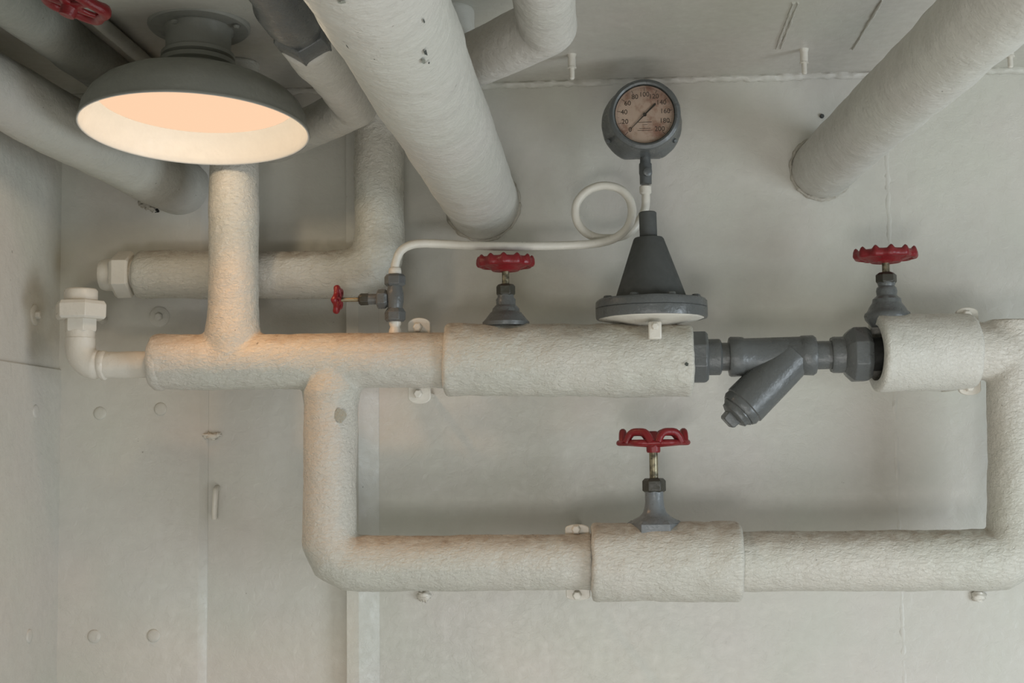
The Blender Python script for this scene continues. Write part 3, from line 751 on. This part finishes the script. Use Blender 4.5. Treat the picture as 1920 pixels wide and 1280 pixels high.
# weld nubs below the low pipe
for px, py, lb in ((795, 1117, 'cream weld nub on the wall under the left part of the low pipe'), (1835, 1117, 'cream weld nub on the wall under the right end of the low pipe')):
    tag(obj('weld_nub', MB().blob(at(px, py, -.004), .013, 14, .5, (1.1, .8, .8)), METW, smooth=80, lump=(.003, 120, px)), lb, 'weld nub', 'weld nubs under the low pipe')

# ------------------------------------------------------------------ wall and deckhead hardware
def rivet(px, py, label, wall='back', r=.0135, washer=False, group=None, h=.003, name='rivet'):
    if wall == 'back': p = at(px, py, -.004 if (py < 560 or px > 366) is False else 0); n = V((0, -1, 0)); p = at(px, py, -.0035 if False else 0)
    else:
        d = ray(px, py); p = CAM + d * ((XL - CAM.x) / d.x); n = V((1, 0, 0))
    off = 0.0
    if wall == 'back' and p.x < xpanel: off = .013
    if wall != 'back' and p.z < at(60, 690, -.05).z: off = .005
    p = p + n * off
    if washer:
        t = thing(name, label, 'bolt', p, 'washered bolts on the walls')
        obj('washer', MB().lathe([(.021, -.001), (.021, .002), (.019, .0035), (.008, .0035)], p, n, 32), WALL, t, lump=(.0005, 60, px))
        obj('nut', MB().lathe([(.0085, .003), (.0085, .011), (.006, .013)], p, n, 6, ref=(0, 0, 1)), WALL, t, bevel=.001, smooth=30)
    else:
        prof = [(r, -.001), (r * .98, h * .4), (r * .85, h * .8), (r * .5, h), (r * .1, h * 1.05)]
        o = obj(name, MB().lathe(prof, p, n, 28), WALL, smooth=80, loc=p); tag(o, label, 'rivet' if name == 'rivet' else 'stud', 'painted rivets on the walls' if name == 'rivet' else None)
rivet(303, 595, 'painted bolt with round washer on the back wall below the rear pipe', washer=True, name='wall_bolt')
rivet(197, 600, 'small painted stud on the wall beside the large hexagonal nut', r=.010, h=.012, name='wall_stud')
rivet(65, 590, 'painted bolt with washer on the left side wall', wall='left', washer=True, name='wall_bolt')
rivet(192, 775, 'painted rivet below the cream elbow, left one of the upper row'); rivet(305, 767, 'painted rivet below the pipe end, right one of the upper row')
rivet(181, 1191, 'painted rivet low on the wall, left one of the lower row'); rivet(292, 1190, 'painted rivet low on the wall, right one of the lower row')
rivet(62, 771, 'painted rivet on the left side wall, upper one', wall='left'); rivet(50, 1192, 'painted rivet on the left side wall, lower one', wall='left')
p = at(408, 920, -.001); q = at(405, 972, -.001)
o = obj('wall_hook', MB().tube(spline([p + V((0, .002, .006)), p + V((0, -.012, .004)), p + V((0, -.016, -.008)), q + V((0, -.012, .012)), q + V((0, -.010, 0))], 6), .0058, 12), METW, smooth=80)
tag(o, 'small painted hook hanging on the wall right of the ridge', 'hook')
b = MB(); 
for (px, py, r) in ((388, 817, .008), (397, 818, .010), (407, 815, .006)): b.blob(at(px, py, -.006), r, 10, .8, (1.3, .8, .7))
tag(obj('weld_glob', b, METW, smooth=80), 'rough white weld glob across the narrow wall ridge', 'weld glob')
for px, py0, py1, lb in ((1072, 98, 147, 'short painted stud hanging from the ceiling right of the top centre elbow'),
                         (1507, 88, 137, 'short painted stud hanging from the ceiling between gauge and slanting pipe'),
                         (1893, 78, 124, 'short painted stud hanging from the ceiling at the right edge')):
    top = atz(px, py0 + 4, ZC); k_ = (top.y - CAM.y) / F; L = (py1 - py0) * k_
    t = thing('ceiling_stud', lb, 'stud', top, 'studs under the ceiling')
    obj('nut', MB().lathe([(.0095, -.001), (.0075, .006), (.0075, L * .5), (.0085, L * .52), (.0085, L * .56)], top, (0, 0, -1), 16), METW, t, lump=(.0008, 90, px))
    obj('shank', MB().lathe([(.0050, L * .5), (.0050, L * .95), (.003, L)], top, (0, 0, -1), 16), METW, t)
tag(obj('wall_screw', MB().lathe([(.0045, -.001), (.0045, .003), (.003, .005)], at(1541, 218, 0), (0, -1, 0), 12), GREYM), 'tiny dark screw head on the wall right of the gauge', 'screw')

# ------------------------------------------------------------------ light
W = bpy.data.worlds.new('world'); bpy.context.scene.world = W; W.use_nodes = True
bg = W.node_tree.nodes['Background']; bg.inputs[0].default_value = (.90, .96, 1.0, 1); bg.inputs[1].default_value = .04
def area(name, loc, target, sx_, sy_, e, col):
    l = bpy.data.lights.new(name, 'AREA'); l.shape = 'RECTANGLE'; l.size = sx_; l.size_y = sy_; l.energy = e; l.color = col
    o = bpy.data.objects.new(name, l); C.objects.link(o); o.location = loc
    o.rotation_euler = (V(target) - V(loc)).to_track_quat('-Z', 'Y').to_euler(); return o
area('assumed_floor_fill', (.70, -2.1, .04), (.70, -2.1, 2.), 1.6, 1.5, 22, (1.0, .985, .96))  # unseen upward panel added at floor level, assumed from the bright pipe undersides
area('assumed_front_light', (-.30, -4.6, .45), (.15, 0, 1.4), 1.1, .75, 39, (1.0, .98, .955))  # unseen low light added behind the camera; any doorway there is assumed
area('assumed_side_light', (2.6, -2.0, .8), (0, 0, 1.1), 1.2, 1.4, 48, (.82, .92, 1.0))  # unseen cool light added at the right, assumed from the bright right-facing bevels
sc = bpy.context.scene
sc.view_settings.view_transform = 'Standard'; sc.view_settings.look = 'None'; sc.view_settings.gamma = 1
sc.view_settings.use_curve_mapping = False; sc.view_settings.exposure = 0.0
